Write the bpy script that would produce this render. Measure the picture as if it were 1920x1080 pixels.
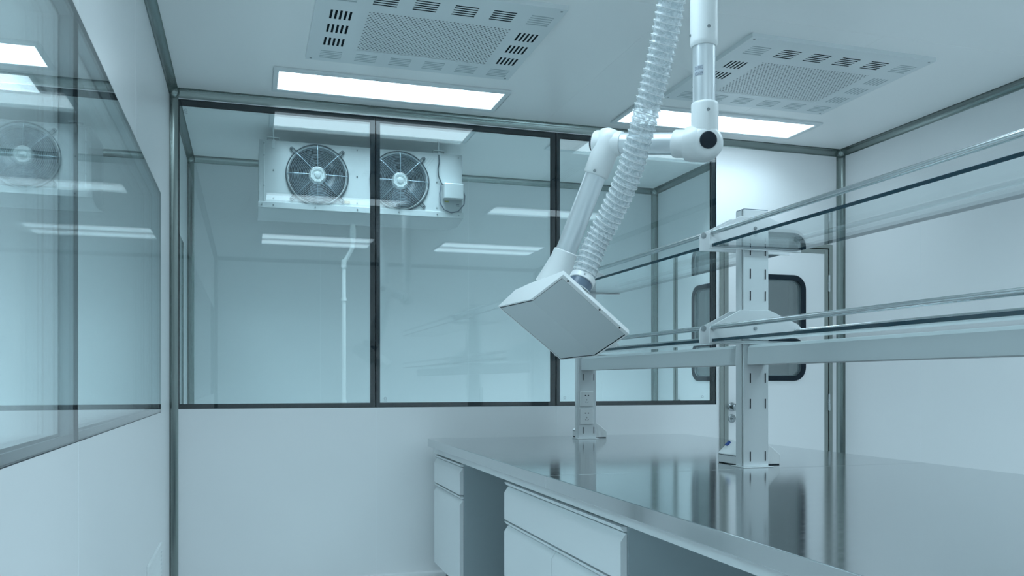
import bpy, bmesh, math, random
from mathutils import Vector, Matrix

# ---------------------------------------------------------------- scene reset
for o in list(bpy.data.objects):
    bpy.data.objects.remove(o)
C = bpy.context.scene.collection
SC = bpy.context.scene
PI = math.pi
YAW = 0.297                      # camera turned to the right of the room's depth axis

# ---------------------------------------------------------------- camera
cam_data = bpy.data.cameras.new('camera')
cam = bpy.data.objects.new('camera', cam_data)
C.objects.link(cam)
cam.location = (0, 0, 1.2)
cam.rotation_euler = (PI / 2, 0, -YAW)
cam_data.sensor_width = 36
cam_data.lens = 1620.66 / 1920 * 36
cam_data.shift_y = 0.0915
cam_data.clip_start = 0.05
SC.camera = cam

# ---------------------------------------------------------------- world, view
w = bpy.data.worlds.new('world')
SC.world = w
w.use_nodes = True
w.node_tree.nodes['Background'].inputs[0].default_value = (0.10, 0.17, 0.21, 1)
w.node_tree.nodes['Background'].inputs[1].default_value = 0.3
SC.view_settings.view_transform = 'Standard'
SC.view_settings.look = 'None'
SC.view_settings.exposure = 0.16
SC.view_settings.gamma = 1
SC.view_settings.use_curve_mapping = False
try:
    SC.cycles.use_denoising = True
    SC.cycles.max_bounces = 14
    SC.cycles.diffuse_bounces = 10
    SC.cycles.glossy_bounces = 5
    SC.cycles.transparent_max_bounces = 24
    SC.cycles.sample_clamp_indirect = 4
    SC.cycles.caustics_reflective = False
    SC.cycles.caustics_refractive = False
except Exception:
    pass

LIGHT_RGB = (0.64, 0.87, 1.0)    # cool lab light
PANEL_RGB = (0.66, 0.88, 1.0)    # what a lit diffuser looks like
PANEL_EMIT = 3.6
ROW_W = (4.0, 8.5, 6.0, 6.0)    # watts per row of lamps, front row first
LAMP_W = 8.5                    # watts behind each diffuser

# room measures (metres)
XL, XR, YW, YF, H = -0.43, 4.19, 5.386, -1.6, 2.90
WT = 0.05                        # panel wall thickness
YB, XBR = 6.95, 3.46             # cold room behind the glazing
R = 0.045                        # coving radius
COLS = ((0.165, 1.445), (2.30, 3.58))
ROWS = (5.02, 2.60, 0.37, -0.03)

# ---------------------------------------------------------------- materials
def srgb(r, g, b):
    f = lambda v: (v / 255 / 12.92) if v / 255 <= 0.04045 else ((v / 255 + 0.055) / 1.055) ** 2.4
    return (f(r), f(g), f(b), 1)

def mat(name, col, rough=0.5, metal=0.0, spec=0.5, noise=0.0, scale=8.0, bump=0.0, bscale=60, coat=0.0, aniso=None):
    m = bpy.data.materials.new(name)
    m.use_nodes = True
    nt = m.node_tree
    b = nt.nodes['Principled BSDF']
    if len(col) == 3: col = (*col, 1)
    b.inputs['Base Color'].default_value = col
    b.inputs['Roughness'].default_value = rough
    b.inputs['Metallic'].default_value = metal
    b.inputs['Specular IOR Level'].default_value = spec
    b.inputs['Coat Weight'].default_value = coat
    tc = nt.nodes.new('ShaderNodeTexCoord')
    if noise:
        mp = nt.nodes.new('ShaderNodeMapping')
        if aniso: mp.inputs['Scale'].default_value = aniso
        nz = nt.nodes.new('ShaderNodeTexNoise')
        nz.inputs['Scale'].default_value = scale
        nz.inputs['Detail'].default_value = 4
        nt.links.new(tc.outputs['Object'], mp.inputs[0])
        nt.links.new(mp.outputs[0], nz.inputs['Vector'])
        mr = nt.nodes.new('ShaderNodeMapRange')
        mr.inputs['To Min'].default_value = rough - noise
        mr.inputs['To Max'].default_value = rough + noise
        nt.links.new(nz.outputs['Fac'], mr.inputs['Value'])
        nt.links.new(mr.outputs[0], b.inputs['Roughness'])
    if bump:
        nb = nt.nodes.new('ShaderNodeTexNoise')
        nb.inputs['Scale'].default_value = bscale
        nt.links.new(tc.outputs['Object'], nb.inputs['Vector'])
        bp = nt.nodes.new('ShaderNodeBump')
        bp.inputs['Strength'].default_value = bump
        bp.inputs['Distance'].default_value = 0.01
        nt.links.new(nb.outputs['Fac'], bp.inputs['Height'])
        nt.links.new(bp.outputs[0], b.inputs['Normal'])
    return m

def glass_mat(name, tint, r0, mx=1.0):
    """thin sheet glass: clear pass-through plus mirror reflection growing at grazing angles"""
    m = bpy.data.materials.new(name)
    m.use_nodes = True
    nt = m.node_tree
    nt.nodes.clear()
    out = nt.nodes.new('ShaderNodeOutputMaterial')
    tr = nt.nodes.new('ShaderNodeBsdfTransparent')
    tr.inputs[0].default_value = (*tint, 1)
    gl = nt.nodes.new('ShaderNodeBsdfGlossy')
    gl.inputs['Roughness'].default_value = 0.0
    gl.inputs['Color'].default_value = (1, 1, 1, 1)
    ge = nt.nodes.new('ShaderNodeNewGeometry')
    dt = nt.nodes.new('ShaderNodeVectorMath'); dt.operation = 'DOT_PRODUCT'
    nt.links.new(ge.outputs['Incoming'], dt.inputs[0])
    nt.links.new(ge.outputs['Normal'], dt.inputs[1])
    def M(op, a, b=None):
        n = nt.nodes.new('ShaderNodeMath'); n.operation = op
        for i, v in enumerate((a, b)):
            if v is None: continue
            if isinstance(v, (int, float)): n.inputs[i].default_value = v
            else: nt.links.new(v, n.inputs[i])
        return n.outputs[0]
    ab = M('ABSOLUTE', dt.outputs['Value'])
    p5 = M('POWER', M('SUBTRACT', 1.0, ab), 5.0)
    f = M('MINIMUM', M('ADD', M('MULTIPLY', p5, 1 - r0), r0), mx)
    mix = nt.nodes.new('ShaderNodeMixShader')
    nt.links.new(f, mix.inputs[0])
    nt.links.new(tr.outputs[0], mix.inputs[1])
    nt.links.new(gl.outputs[0], mix.inputs[2])
    nt.links.new(mix.outputs[0], out.inputs[0])
    return m

def emit_mat(name, col, s):
    m = bpy.data.materials.new(name)
    m.use_nodes = True
    b = m.node_tree.nodes['Principled BSDF']
    b.inputs['Base Color'].default_value = (0.05, 0.05, 0.05, 1)
    b.inputs['Emission Color'].default_value = (*col, 1)
    b.inputs['Emission Strength'].default_value = s
    b.inputs['Specular IOR Level'].default_value = 0.1
    return m

def hose_mat():
    m = bpy.data.materials.new('clear ribbed plastic')
    m.use_nodes = True
    nt = m.node_tree
    b = nt.nodes['Principled BSDF']
    b.inputs['Base Color'].default_value = (0.78, 0.82, 0.84, 1)
    b.inputs['Roughness'].default_value = 0.22
    b.inputs['Coat Weight'].default_value = 0.6
    out = nt.nodes['Material Output']
    tr = nt.nodes.new('ShaderNodeBsdfTransparent')
    tr.inputs[0].default_value = (0.9, 0.95, 0.97, 1)
    mix = nt.nodes.new('ShaderNodeMixShader')
    tc = nt.nodes.new('ShaderNodeTexCoord')
    nz = nt.nodes.new('ShaderNodeTexNoise')
    nz.inputs['Scale'].default_value = 70
    nz.inputs['Detail'].default_value = 5
    nz.inputs['Distortion'].default_value = 1.2
    nt.links.new(tc.outputs['Object'], nz.inputs['Vector'])
    rp = nt.nodes.new('ShaderNodeMapRange')
    rp.inputs['From Min'].default_value = 0.38
    rp.inputs['From Max'].default_value = 0.62
    rp.inputs['To Min'].default_value = 0.45
    rp.inputs['To Max'].default_value = 0.9
    nt.links.new(nz.outputs['Fac'], rp.inputs['Value'])
    bp = nt.nodes.new('ShaderNodeBump')
    bp.inputs['Strength'].default_value = 0.9
    bp.inputs['Distance'].default_value = 0.006
    nt.links.new(nz.outputs['Fac'], bp.inputs['Height'])
    nt.links.new(bp.outputs[0], b.inputs['Normal'])
    nt.links.new(rp.outputs[0], mix.inputs[0])
    nt.links.new(tr.outputs[0], mix.inputs[1])
    nt.links.new(b.outputs[0], mix.inputs[2])
    nt.links.new(mix.outputs[0], out.inputs[0])
    return m

M_WALL = mat('coated white panel', (0.87, 0.875, 0.88), 0.30, spec=0.5)
M_CEIL = mat('ceiling panel', (0.91, 0.915, 0.91), 0.32, spec=0.5)
M_FLOOR = mat('grey vinyl floor', (0.84, 0.85, 0.85), 0.35)
M_SCREEN = mat('perforation backing', (0.10, 0.13, 0.14), 0.6)
M_SEAM = mat('pale panel joint', (0.9, 0.92, 0.93), 0.3)
M_ALU = mat('satin aluminium coving', (0.25, 0.29, 0.28), 0.26, metal=1.0)
M_BLACK = mat('black printed border', (0.004, 0.010, 0.016), 0.25, spec=0.3)
M_SPACER = mat('glazing spacer', (0.26, 0.31, 0.33), 0.35, metal=0.6)
M_GLASS = glass_mat('window glass', (0.96, 0.985, 0.985), 0.032)
M_SHELF = glass_mat('shelf glass', (0.93, 0.97, 0.97), 0.05)
M_EDGE = mat('green glass edge', srgb(16, 56, 70), 0.1, spec=0.6)
M_STEEL = mat('brushed stainless steel', (0.62, 0.65, 0.66), 0.11, metal=1.0, noise=0.04, scale=7, aniso=(1, 6, 1))
M_CHROME = mat('polished steel tube', (0.58, 0.61, 0.62), 0.24, metal=1.0)
M_POWDER = mat('white powder coat', (0.76, 0.79, 0.80), 0.35, bump=0.02, bscale=400)
M_CAB = mat('grey white cabinet lacquer', (0.72, 0.75, 0.76), 0.3, spec=0.5)
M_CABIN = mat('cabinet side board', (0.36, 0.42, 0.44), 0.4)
M_PLAST = mat('white moulded plastic', (0.84, 0.86, 0.86), 0.35)
M_TUBE = mat('anodised aluminium tube', (0.72, 0.76, 0.78), 0.34, metal=0.55)
M_CAP = mat('dark rubber cap', (0.008, 0.017, 0.027), 0.4, spec=0.25)
M_COOLER = mat('cooler sheet metal', (0.50, 0.53, 0.54), 0.42)
M_GREY = mat('blue grey plastic cuff', (0.12, 0.17, 0.23), 0.35)
M_HOSE = hose_mat()
M_WIRE = mat('white hose rib', (0.86, 0.88, 0.88), 0.3)
M_FACE = mat('shaded hood lining', (0.56, 0.61, 0.62), 0.45)  # darker than the rim: shade of the downward face put into the colour
M_BLANK = mat('blanked slot', (0.40, 0.46, 0.48), 0.5)
M_DARK = mat('dark opening', (0.004, 0.008, 0.012), 0.8, spec=0.1)
M_GWIRE = mat('zinc guard wire', (0.20, 0.26, 0.30), 0.35, metal=0.3)
M_GUARD = mat('dark guard wire', (0.05, 0.07, 0.085), 0.35, metal=0.4)
M_BLADE = mat('dark fan blade', (0.035, 0.055, 0.07), 0.3)
M_HUB = mat('galvanised motor hub', (0.62, 0.66, 0.67), 0.35, metal=0.6)
M_VENT = mat('vent plate', (0.74, 0.78, 0.79), 0.35)
M_SCREW = mat('screw head', (0.30, 0.33, 0.34), 0.3, metal=0.9)
M_PANEL = emit_mat('lit diffuser', PANEL_RGB, PANEL_EMIT)
M_PANEL_DIM = emit_mat('added light diffuser', PANEL_RGB, 0.4)  # for the lights added in the cold room and corridor
M_BLUE = mat('blue plastic tab', (0.02, 0.07, 0.30), 0.4)
M_INK = mat('grey printed ink', (0.10, 0.13, 0.17), 0.6)
M_KNOB = mat('brushed door knob', (0.36, 0.39, 0.40), 0.22, metal=1.0)
M_FRAME = mat('door frame aluminium', (0.34, 0.37, 0.35), 0.35, metal=0.9)
M_LABEL = mat('pale sticker', (0.55, 0.60, 0.66), 0.4)
M_ROOMB = mat('cold room panel', (0.80, 0.83, 0.84), 0.3)

# ---------------------------------------------------------------- mesh helpers
class MB:
    """collects shapes and links them as one mesh object"""
    def __init__(s):
        s.bm = bmesh.new(); s.mats = []
        s.cur = 0
    def use(s, m):
        if m not in s.mats: s.mats.append(m)
        s.cur = s.mats.index(m)
        return s
    def _f(s, vs):
        try:
            f = s.bm.faces.new(vs); f.material_index = s.cur
            return f
        except ValueError:
            return None
    def box(s, x0, x1, y0, y1, z0, z1):
        v = [s.bm.verts.new(p) for p in ((x0,y0,z0),(x1,y0,z0),(x1,y1,z0),(x0,y1,z0),(x0,y0,z1),(x1,y0,z1),(x1,y1,z1),(x0,y1,z1))]
        for q in ((0,3,2,1),(4,5,6,7),(0,1,5,4),(1,2,6,5),(2,3,7,6),(3,0,4,7)):
            s._f([v[i] for i in q])
        return s
    def hexa(s, P):
        """8 corners, bottom four then top four"""
        v = [s.bm.verts.new(p) for p in P]
        for q in ((0,3,2,1),(4,5,6,7),(0,1,5,4),(1,2,6,5),(2,3,7,6),(3,0,4,7)):
            s._f([v[i] for i in q])
        return s
    def prism(s, pts, vec):
        vec = Vector(vec)
        a = [s.bm.verts.new(p) for p in pts]
        b = [s.bm.verts.new(Vector(p) + vec) for p in pts]
        s._f(a[::-1]); s._f(b)
        n = len(a)
        for i in range(n):
            s._f([a[i], a[(i+1) % n], b[(i+1) % n], b[i]])
        return s
    def quad(s, *p):
        s._f([s.bm.verts.new(q) for q in p]); return s
    def rings(s, rings, closed_ends=True, loop=False):
        R_ = [[s.bm.verts.new(p) for p in r] for r in rings]
        n = len(R_[0])
        for i in range(len(R_) - (0 if loop else 1)):
            A, B = R_[i], R_[(i+1) % len(R_)]
            for k in range(n):
                s._f([A[k], A[(k+1) % n], B[(k+1) % n], B[k]])
        if closed_ends and not loop:
            s._f(R_[0][::-1]); s._f(R_[-1])
        return s
    def frame(s, d):
        d = Vector(d).normalized()
        u = d.orthogonal().normalized()
        return d, u, d.cross(u)
    def lathe(s, p, d, prof, n=32, caps=True):
        """prof = list of (distance along d, radius)"""
        p = Vector(p); d, u, v = s.frame(d)
        rs = []
        for h, r in prof:
            c = p + d * h
            rs.append([c + (u * math.cos(2*PI*k/n) + v * math.sin(2*PI*k/n)) * max(r, 1e-5) for k in range(n)])
        return s.rings(rs, caps)
    def cyl(s, a, b, r, n=24, r2=None):
        a = Vector(a); b = Vector(b)
        return s.lathe(a, b - a, [(0, r), ((b - a).length, r if r2 is None else r2)], n)
    def torus(s, c, ax, R_, r, n=48, m=8):
        c = Vector(c); d, u, v = s.frame(ax)
        rs = []
        for i in range(n):
            a = 2*PI*i/n
            e = u*math.cos(a) + v*math.sin(a)
            rs.append([c + e*(R_ + r*math.cos(2*PI*k/m)) + d*(r*math.sin(2*PI*k/m)) for k in range(m)])
        return s.rings(rs, loop=True)
    def tube(s, pts, r, n=8, rfun=None):
        P = [Vector(p) for p in pts]
        T = [(P[min(i+1, len(P)-1)] - P[max(i-1, 0)]).normalized() for i in range(len(P))]
        u = T[0].orthogonal().normalized()
        rs = []
        for i, p in enumerate(P):
            u = (u - T[i] * u.dot(T[i])).normalized()
            v = T[i].cross(u)
            rr = rfun(i) if rfun else r
            rs.append([p + (u*math.cos(2*PI*k/n) + v*math.sin(2*PI*k/n))*rr for k in range(n)])
        return s.rings(rs)
    def build(s, name, m, parent=None, bevel=0.0, sharp=35, loc=None, seg=2):
        bmesh.ops.remove_doubles(s.bm, verts=s.bm.verts, dist=1e-6)
        bmesh.ops.recalc_face_normals(s.bm, faces=s.bm.faces)
        me = bpy.data.meshes.new(name)
        s.bm.to_mesh(me); s.bm.free()
        for k in (s.mats if s.mats else [m]): me.materials.append(k)
        for p in me.polygons: p.use_smooth = True
        me.set_sharp_from_angle(angle=math.radians(sharp))
        o = bpy.data.objects.new(name, me)
        C.objects.link(o)
        if parent is not None: o.parent = parent
        if loc: o.location = loc
        if bevel:
            b = o.modifiers.new('Bevel', 'BEVEL'); b.width = bevel; b.segments = seg
            b.limit_method = 'ANGLE'; b.angle_limit = math.radians(40)
            b.harden_normals = True
        return o

def build_each(mb, name, m, parent=None, inv=None, **k):
    """one object per connected piece of the collected shapes"""
    bmesh.ops.remove_doubles(mb.bm, verts=mb.bm.verts, dist=1e-6)
    bm = mb.bm; bm.verts.ensure_lookup_table(); bm.faces.ensure_lookup_table()
    seen = set(); objs = []
    for v0 in bm.verts:
        if v0.index in seen: continue
        st = [v0]; seen.add(v0.index); isl = []
        while st:
            v = st.pop(); isl.append(v)
            for e in v.link_edges:
                o = e.other_vert(v)
                if o.index not in seen: seen.add(o.index); st.append(o)
        n = MB(); n.mats = list(mb.mats); mp = {v: n.bm.verts.new(v.co) for v in isl}
        fs = {f for v in isl for f in v.link_faces}
        for f in sorted(fs, key=lambda f: f.index):
            q = n.bm.faces.new([mp[v] for v in f.verts]); q.material_index = f.material_index
        o = n.build(name, m, parent, **k)
        if inv is not None: o.matrix_parent_inverse = inv
        objs.append(o)
    bm.free()
    return objs

def tag(o, label=None, cat=None, group=None, kind=None):
    if label: o['label'] = label
    if cat: o['category'] = cat
    if group: o['group'] = group
    if kind: o['kind'] = kind
    return o

def thing(name, loc, label, cat, group=None, rz=0):
    o = bpy.data.objects.new(name, None)
    C.objects.link(o); o.location = loc; o.rotation_euler = (0, 0, rz)
    o.empty_display_size = 0.1
    return tag(o, label, cat, group)

def struct(mb, name, m, **k):
    return tag(mb.build(name, m, **k), kind='structure')

def dup(root, loc, label, group=None):
    r = root.copy(); C.objects.link(r); r.location = loc
    r['label'] = label
    if group: r['group'] = group
    for ch in list(root.children):
        c_ = ch.copy(); C.objects.link(c_); c_.parent = r
        for g in list(ch.children):
            d_ = g.copy(); C.objects.link(d_); d_.parent = c_
    return r

# wall with rectangular holes, built as a grid of boxes sharing one mesh
def holed(mb, axis, a0, a1, z0, z1, t0, t1, holes):
    """axis 'X': wall runs along X, thickness t0..t1 in Y.  'Y': runs along Y, thickness in X"""
    ab = sorted({a0, a1, *[h[0] for h in holes], *[h[1] for h in holes]})
    zb = sorted({z0, z1, *[h[2] for h in holes], *[h[3] for h in holes]})
    na, nz = len(ab) - 1, len(zb) - 1
    solid = lambda i, j: 0 <= i < na and 0 <= j < nz and not any(
        h[0] - 1e-6 <= ab[i] and ab[i+1] <= h[1] + 1e-6 and h[2] - 1e-6 <= zb[j] and zb[j+1] <= h[3] + 1e-6 for h in holes)
    def P(a, t, z): return (a, t, z) if axis == 'X' else (t, a, z)
    for i in range(na):
        for j in range(nz):
            if not solid(i, j): continue
            A, B, c0, c1 = ab[i], ab[i+1], zb[j], zb[j+1]
            for t in (t0, t1): mb.quad(P(A,t,c0), P(B,t,c0), P(B,t,c1), P(A,t,c1))
            if not solid(i-1, j): mb.quad(P(A,t0,c0), P(A,t1,c0), P(A,t1,c1), P(A,t0,c1))
            if not solid(i+1, j): mb.quad(P(B,t0,c0), P(B,t1,c0), P(B,t1,c1), P(B,t0,c1))
            if not solid(i, j-1): mb.quad(P(A,t0,c0), P(B,t0,c0), P(B,t1,c0), P(A,t1,c0))
            if not solid(i, j+1): mb.quad(P(A,t0,c1), P(B,t0,c1), P(B,t1,c1), P(A,t1,c1))
    return mb

# ================================================================= STRUCTURE
XO = -2.9                                     # far wall of the neighbouring room on the left
struct(MB().box(XO - .05, 6.0, YF - .05, 8.6, -0.1, 0.0), 'floor', M_FLOOR)

# ceiling with shallow panel joints
cl = struct(MB().box(XO - .05, 6.0, YF - .05, 8.6, H, H + 0.1), 'ceiling', M_CEIL)
sm = MB()
for y in (1.2, 3.53): sm.box(XL, XR, y - .0015, y + .0015, H - .0008, H + .001)
for x in (0.72, 1.86, 3.0): sm.box(x - .0015, x + .0015, 3.53, YW, H - .0008, H + .001)
build_each(sm, 'joint', M_CEIL, cl)

WIN_Z0, WIN_Z1 = 1.04, 2.85
WX = (-0.41, 0.762, 1.955, 3.15)
DX0, DX1, DZ = 3.174, 4.105, 2.204
wb = struct(holed(MB(), 'X', XL, XR, 0, H, YW, YW + WT,
      [(WX[0], WX[3], WIN_Z0, WIN_Z1), (DX0, DX1, 0, DZ)]), 'wall_back', M_WALL)
MB().box(0.7665, 0.7690, YW - .0008, YW + .001, 0, WIN_Z0).build('joint', M_SEAM, wb)
MB().box(1.957, 1.959, YW - .0008, YW + .001, 0, WIN_Z0).build('joint', M_SEAM, wb)

LW = [(-1.5, 0.28), (0.28, 2.535), (2.535, 4.836)]
LZ0, LZ1 = 1.04, 2.18
wl = struct(holed(MB(), 'Y', YF, YB, 0, H, XL - WT, XL,
      [(-1.5, 4.836, LZ0, LZ1), (5.50, 6.49, LZ0, LZ1)]), 'wall_left', M_WALL)
for y, z0, z1 in ((2.535, LZ1, H), (3.778, LZ1, H), (2.535, 0, LZ0)):
    MB().box(XL - .001, XL + .0008, y - .0015, y + .0015, z0, z1).build('joint', M_SEAM, wl)
wr = struct(MB().box(XR, XR + WT, YF, YW + WT, 0, H), 'wall_right', M_WALL)
for y in (4.607, 3.45, 2.3, 1.15):
    MB().box(XR - .0006, XR + .001, y - .001, y + .001, 0, H).build('joint', M_SEAM, wr)
struct(MB().box(XL, XR, YF - WT, YF, 0, H), 'wall_front', M_WALL)

# cold room behind the glazing
struct(MB().box(XL - WT, XBR + WT, YB, YB + WT, 0, H), 'wall_far_back', M_ROOMB)
fr = struct(holed(MB(), 'Y', YW + WT, YB, 0, H, XBR, XBR + WT, [(5.50, 6.60, 0, 2.204)]), 'wall_far_right', M_ROOMB)
for x in (0.55, 1.75, 2.95):
    tag(MB().box(x - .0012, x + .0012, YB - .0008, YB + .001, 0, H).build('trim_20', M_SEAM), kind='structure')

# neighbouring room on the left and the corridor behind the doors
struct(MB().box(XO - WT, XO, YF, YB + 1.5, 0, H), 'wall_neighbour_left', M_WALL)
struct(MB().box(XO, XL - WT, YF - WT, YF, 0, H), 'wall_neighbour_front', M_WALL)
struct(MB().box(XO, XL - WT, YB + 0.2, YB + 0.25, 0, H), 'wall_neighbour_back', M_WALL)
struct(MB().box(XBR + WT, 6.0, 8.5, 8.55, 0, H), 'wall_corridor_back', M_WALL)
struct(MB().box(5.9, 5.95, YW + WT, 8.5, 0, H), 'wall_corridor_right', M_WALL)
struct(MB().box(XR + WT, 5.95, YW, YW + WT, 0, H), 'wall_corridor_front', M_WALL)
struct(MB().box(XBR, XBR + WT, YB + WT, 8.5, 0, H), 'wall_corridor_left', M_WALL)

# ---------------------------------------------------------------- coving
NT = [0]
def coving(cx, cy, cz, sx, sy, sz, axis, a, b):
    """concave quarter profile; (c) is the wall-wall or wall-ceiling corner, s = direction into the room"""
    NT[0] += 1
    n = 10
    arc = [(1 - math.sin(t), 1 - math.cos(t)) for t in [PI/2*k/n for k in range(n+1)]]   # (1,1)->...
    prof = [(p * R, q * R) for p, q in arc] + [(0, 0)]
    # from (R,0) to (0,R) bulging towards the corner
    pts = []
    for p, q in prof:
        if axis == 'X': pts.append((a, cy + sy * p, cz + sz * q))
        elif axis == 'Y': pts.append((cx + sx * p, a, cz + sz * q))
        else: pts.append((cx + sx * p, cy + sy * q, a))
    vec = {'X': (b - a, 0, 0), 'Y': (0, b - a, 0), 'Z': (0, 0, b - a)}[axis]
    m = MB().prism(pts, vec)
    # bright lips along both edges
    struct(m, 'trim_%d' % NT[0], M_ALU, sharp=50)
coving(0, YW, H, 1, -1, -1, 'X', XL, XR)
coving(XL, 0, H, 1, 1, -1, 'Y', YF, YW)
coving(XR, 0, H, -1, 1, -1, 'Y', YF, YW)
coving(0, YF, H, 1, 1, -1, 'X', XL, XR)
coving(XL, YW, 0, 1, -1, 1, 'Z', 0, H)
coving(XR, YW, 0, -1, -1, 1, 'Z', 0, H)
coving(XL, YF, 0, 1, 1, 1, 'Z', 0, H)
coving(XR, YF, 0, -1, 1, 1, 'Z', 0, H)
coving(0, YB, H, 1, -1, -1, 'X', XL, XBR)
coving(XL, 0, H, 1, 1, -1, 'Y', YW + WT, YB)
coving(XBR, 0, H, -1, 1, -1, 'Y', YW + WT, YB)
coving(XL, YB, 0, 1, -1, 1, 'Z', 0, H)
coving(XBR, YB, 0, -1, -1, 1, 'Z', 0, H)
coving(XL - WT, 0, H, -1, 1, -1, 'Y', YF, YB + .2)
coving(XO, 0, H, 1, 1, -1, 'Y', YF, YB + .2)
coving(0, YB + .2, H, 1, -1, -1, 'X', XO, XL - WT)
coving(XO, YB + .2, 0, 1, -1, 1, 'Z', 0, H)
def cornercap(x, y, sx, sy):
    NT[0] += 1
    m = MB(); r = R * 1.12
    rr = .034
    m.lathe((x + sx*R*.42, y + sy*R*.42, H - R*.42), (0, 0, 1), [(-rr*math.cos(PI*k/12), rr*math.sin(PI*k/12)) for k in range(1, 12)], 24)
    struct(m, 'trim_%d' % NT[0], M_ALU, sharp=60)
cornercap(XL, YW, 1, -1); cornercap(XR, YW, -1, -1); cornercap(XBR, YB, -1, -1); cornercap(XL, YB, 1, -1)

# ---------------------------------------------------------------- windows (double glazed, flush)
def ring(mb, axis, a0, a1, z0, z1, t0, t1, wd, wt=None):
    wt = wt or wd
    return holed(mb, axis, a0, a1, z0, z1, t0, t1, [(a0 + wd, a1 - wd, z0 + wt, z1 - wt)])
NW = [0]
def window(axis, a0, a1, z0, z1, front, depth, bw=0.026):
    """front: coordinate of the room face; depth signed towards the other side"""
    NW[0] += 1
    s = 1 if depth > 0 else -1
    g = .0025
    root = bpy.data.objects.new('window_%d' % NW[0], None); C.objects.link(root)
    root.location = ((a0, front, z0) if axis == 'X' else (front, a0, z0)); root['kind'] = 'structure'
    inv = Matrix.Translation(-Vector(root.location))
    def part(mb, name, m, **k):
        o = mb.build(name, m, root, **k); o.matrix_parent_inverse = inv; return o
    def T(a, b): return (front + s*a, front + s*b) if s > 0 else (front + s*b, front + s*a)
    D = abs(depth)
    part(ring(MB(), axis, a0 + g, a1 - g, z0 + g, z1 - g, *T(.0065, .0085), bw), 'border', M_BLACK)
    part(ring(MB(), axis, a0 + g, a1 - g, z0 + g, z1 - g, *T(D - .0085, D - .0065), bw), 'border', M_BLACK)
    part(ring(MB(), axis, a0 + .008, a1 - .008, z0 + .008, z1 - .008, *T(.0086, D - .0086), .008), 'spacer', M_SPACER)
    part(ring(MB(), axis, a0, a1, z0, z1, *T(.001, D - .001), g), 'edge_frame', M_CAP)
    for q in (T(.0005, .006), T(D - .006, D - .0005)):
        mb = MB()
        if axis == 'X': mb.box(a0 + g, a1 - g, q[0], q[1], z0 + g, z1 - g)
        else: mb.box(q[0], q[1], a0 + g, a1 - g, z0 + g, z1 - g)
        part(mb, 'pane', M_GLASS, sharp=10)
    return root, part
for i in range(3):
    root, part = window('X', WX[i], WX[i+1], WIN_Z0, WIN_Z1, YW, WT)
    # tiny etched glass marks in the pane corners
    mk = MB()
    cx_, cz_ = (WX[i] + .06, WIN_Z0 + .055) if i else (WX[i] + .065, WIN_Z1 - .065)
    if i == 2: mk.torus((WX[3] - .11, YW - .0002, WIN_Z0 + .055), (0, 1, 0), .008, .0008, 20, 4)
    mk.torus((cx_, YW - .0002, cz_), (0, 1, 0), .008, .0008, 20, 4)
    mk.box(cx_ - .010, cx_ + .010, YW - .0006, YW + .0002, cz_ - .0165, cz_ - .0150)
    mk.box(cx_ - .004, cx_ + .004, YW - .0006, YW + .0002, cz_ - .0006, cz_ + .0006)
    part(mk, 'etched_mark', M_INK)
for a, b in LW:
    window('Y', a, b, LZ0, LZ1, XL, -WT, .022)
window('Y', 5.50, 6.49, LZ0, LZ1, XL, -WT, .022)
# white sealant line where two panes meet
for i in (1, 2):
    NT[0] += 1
    struct(MB().box(WX[i] - .0022, WX[i] + .0022, YW + .001, YW + .0035, WIN_Z0, WIN_Z1), 'trim_%d' % NT[0], M_SPACER)

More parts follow.
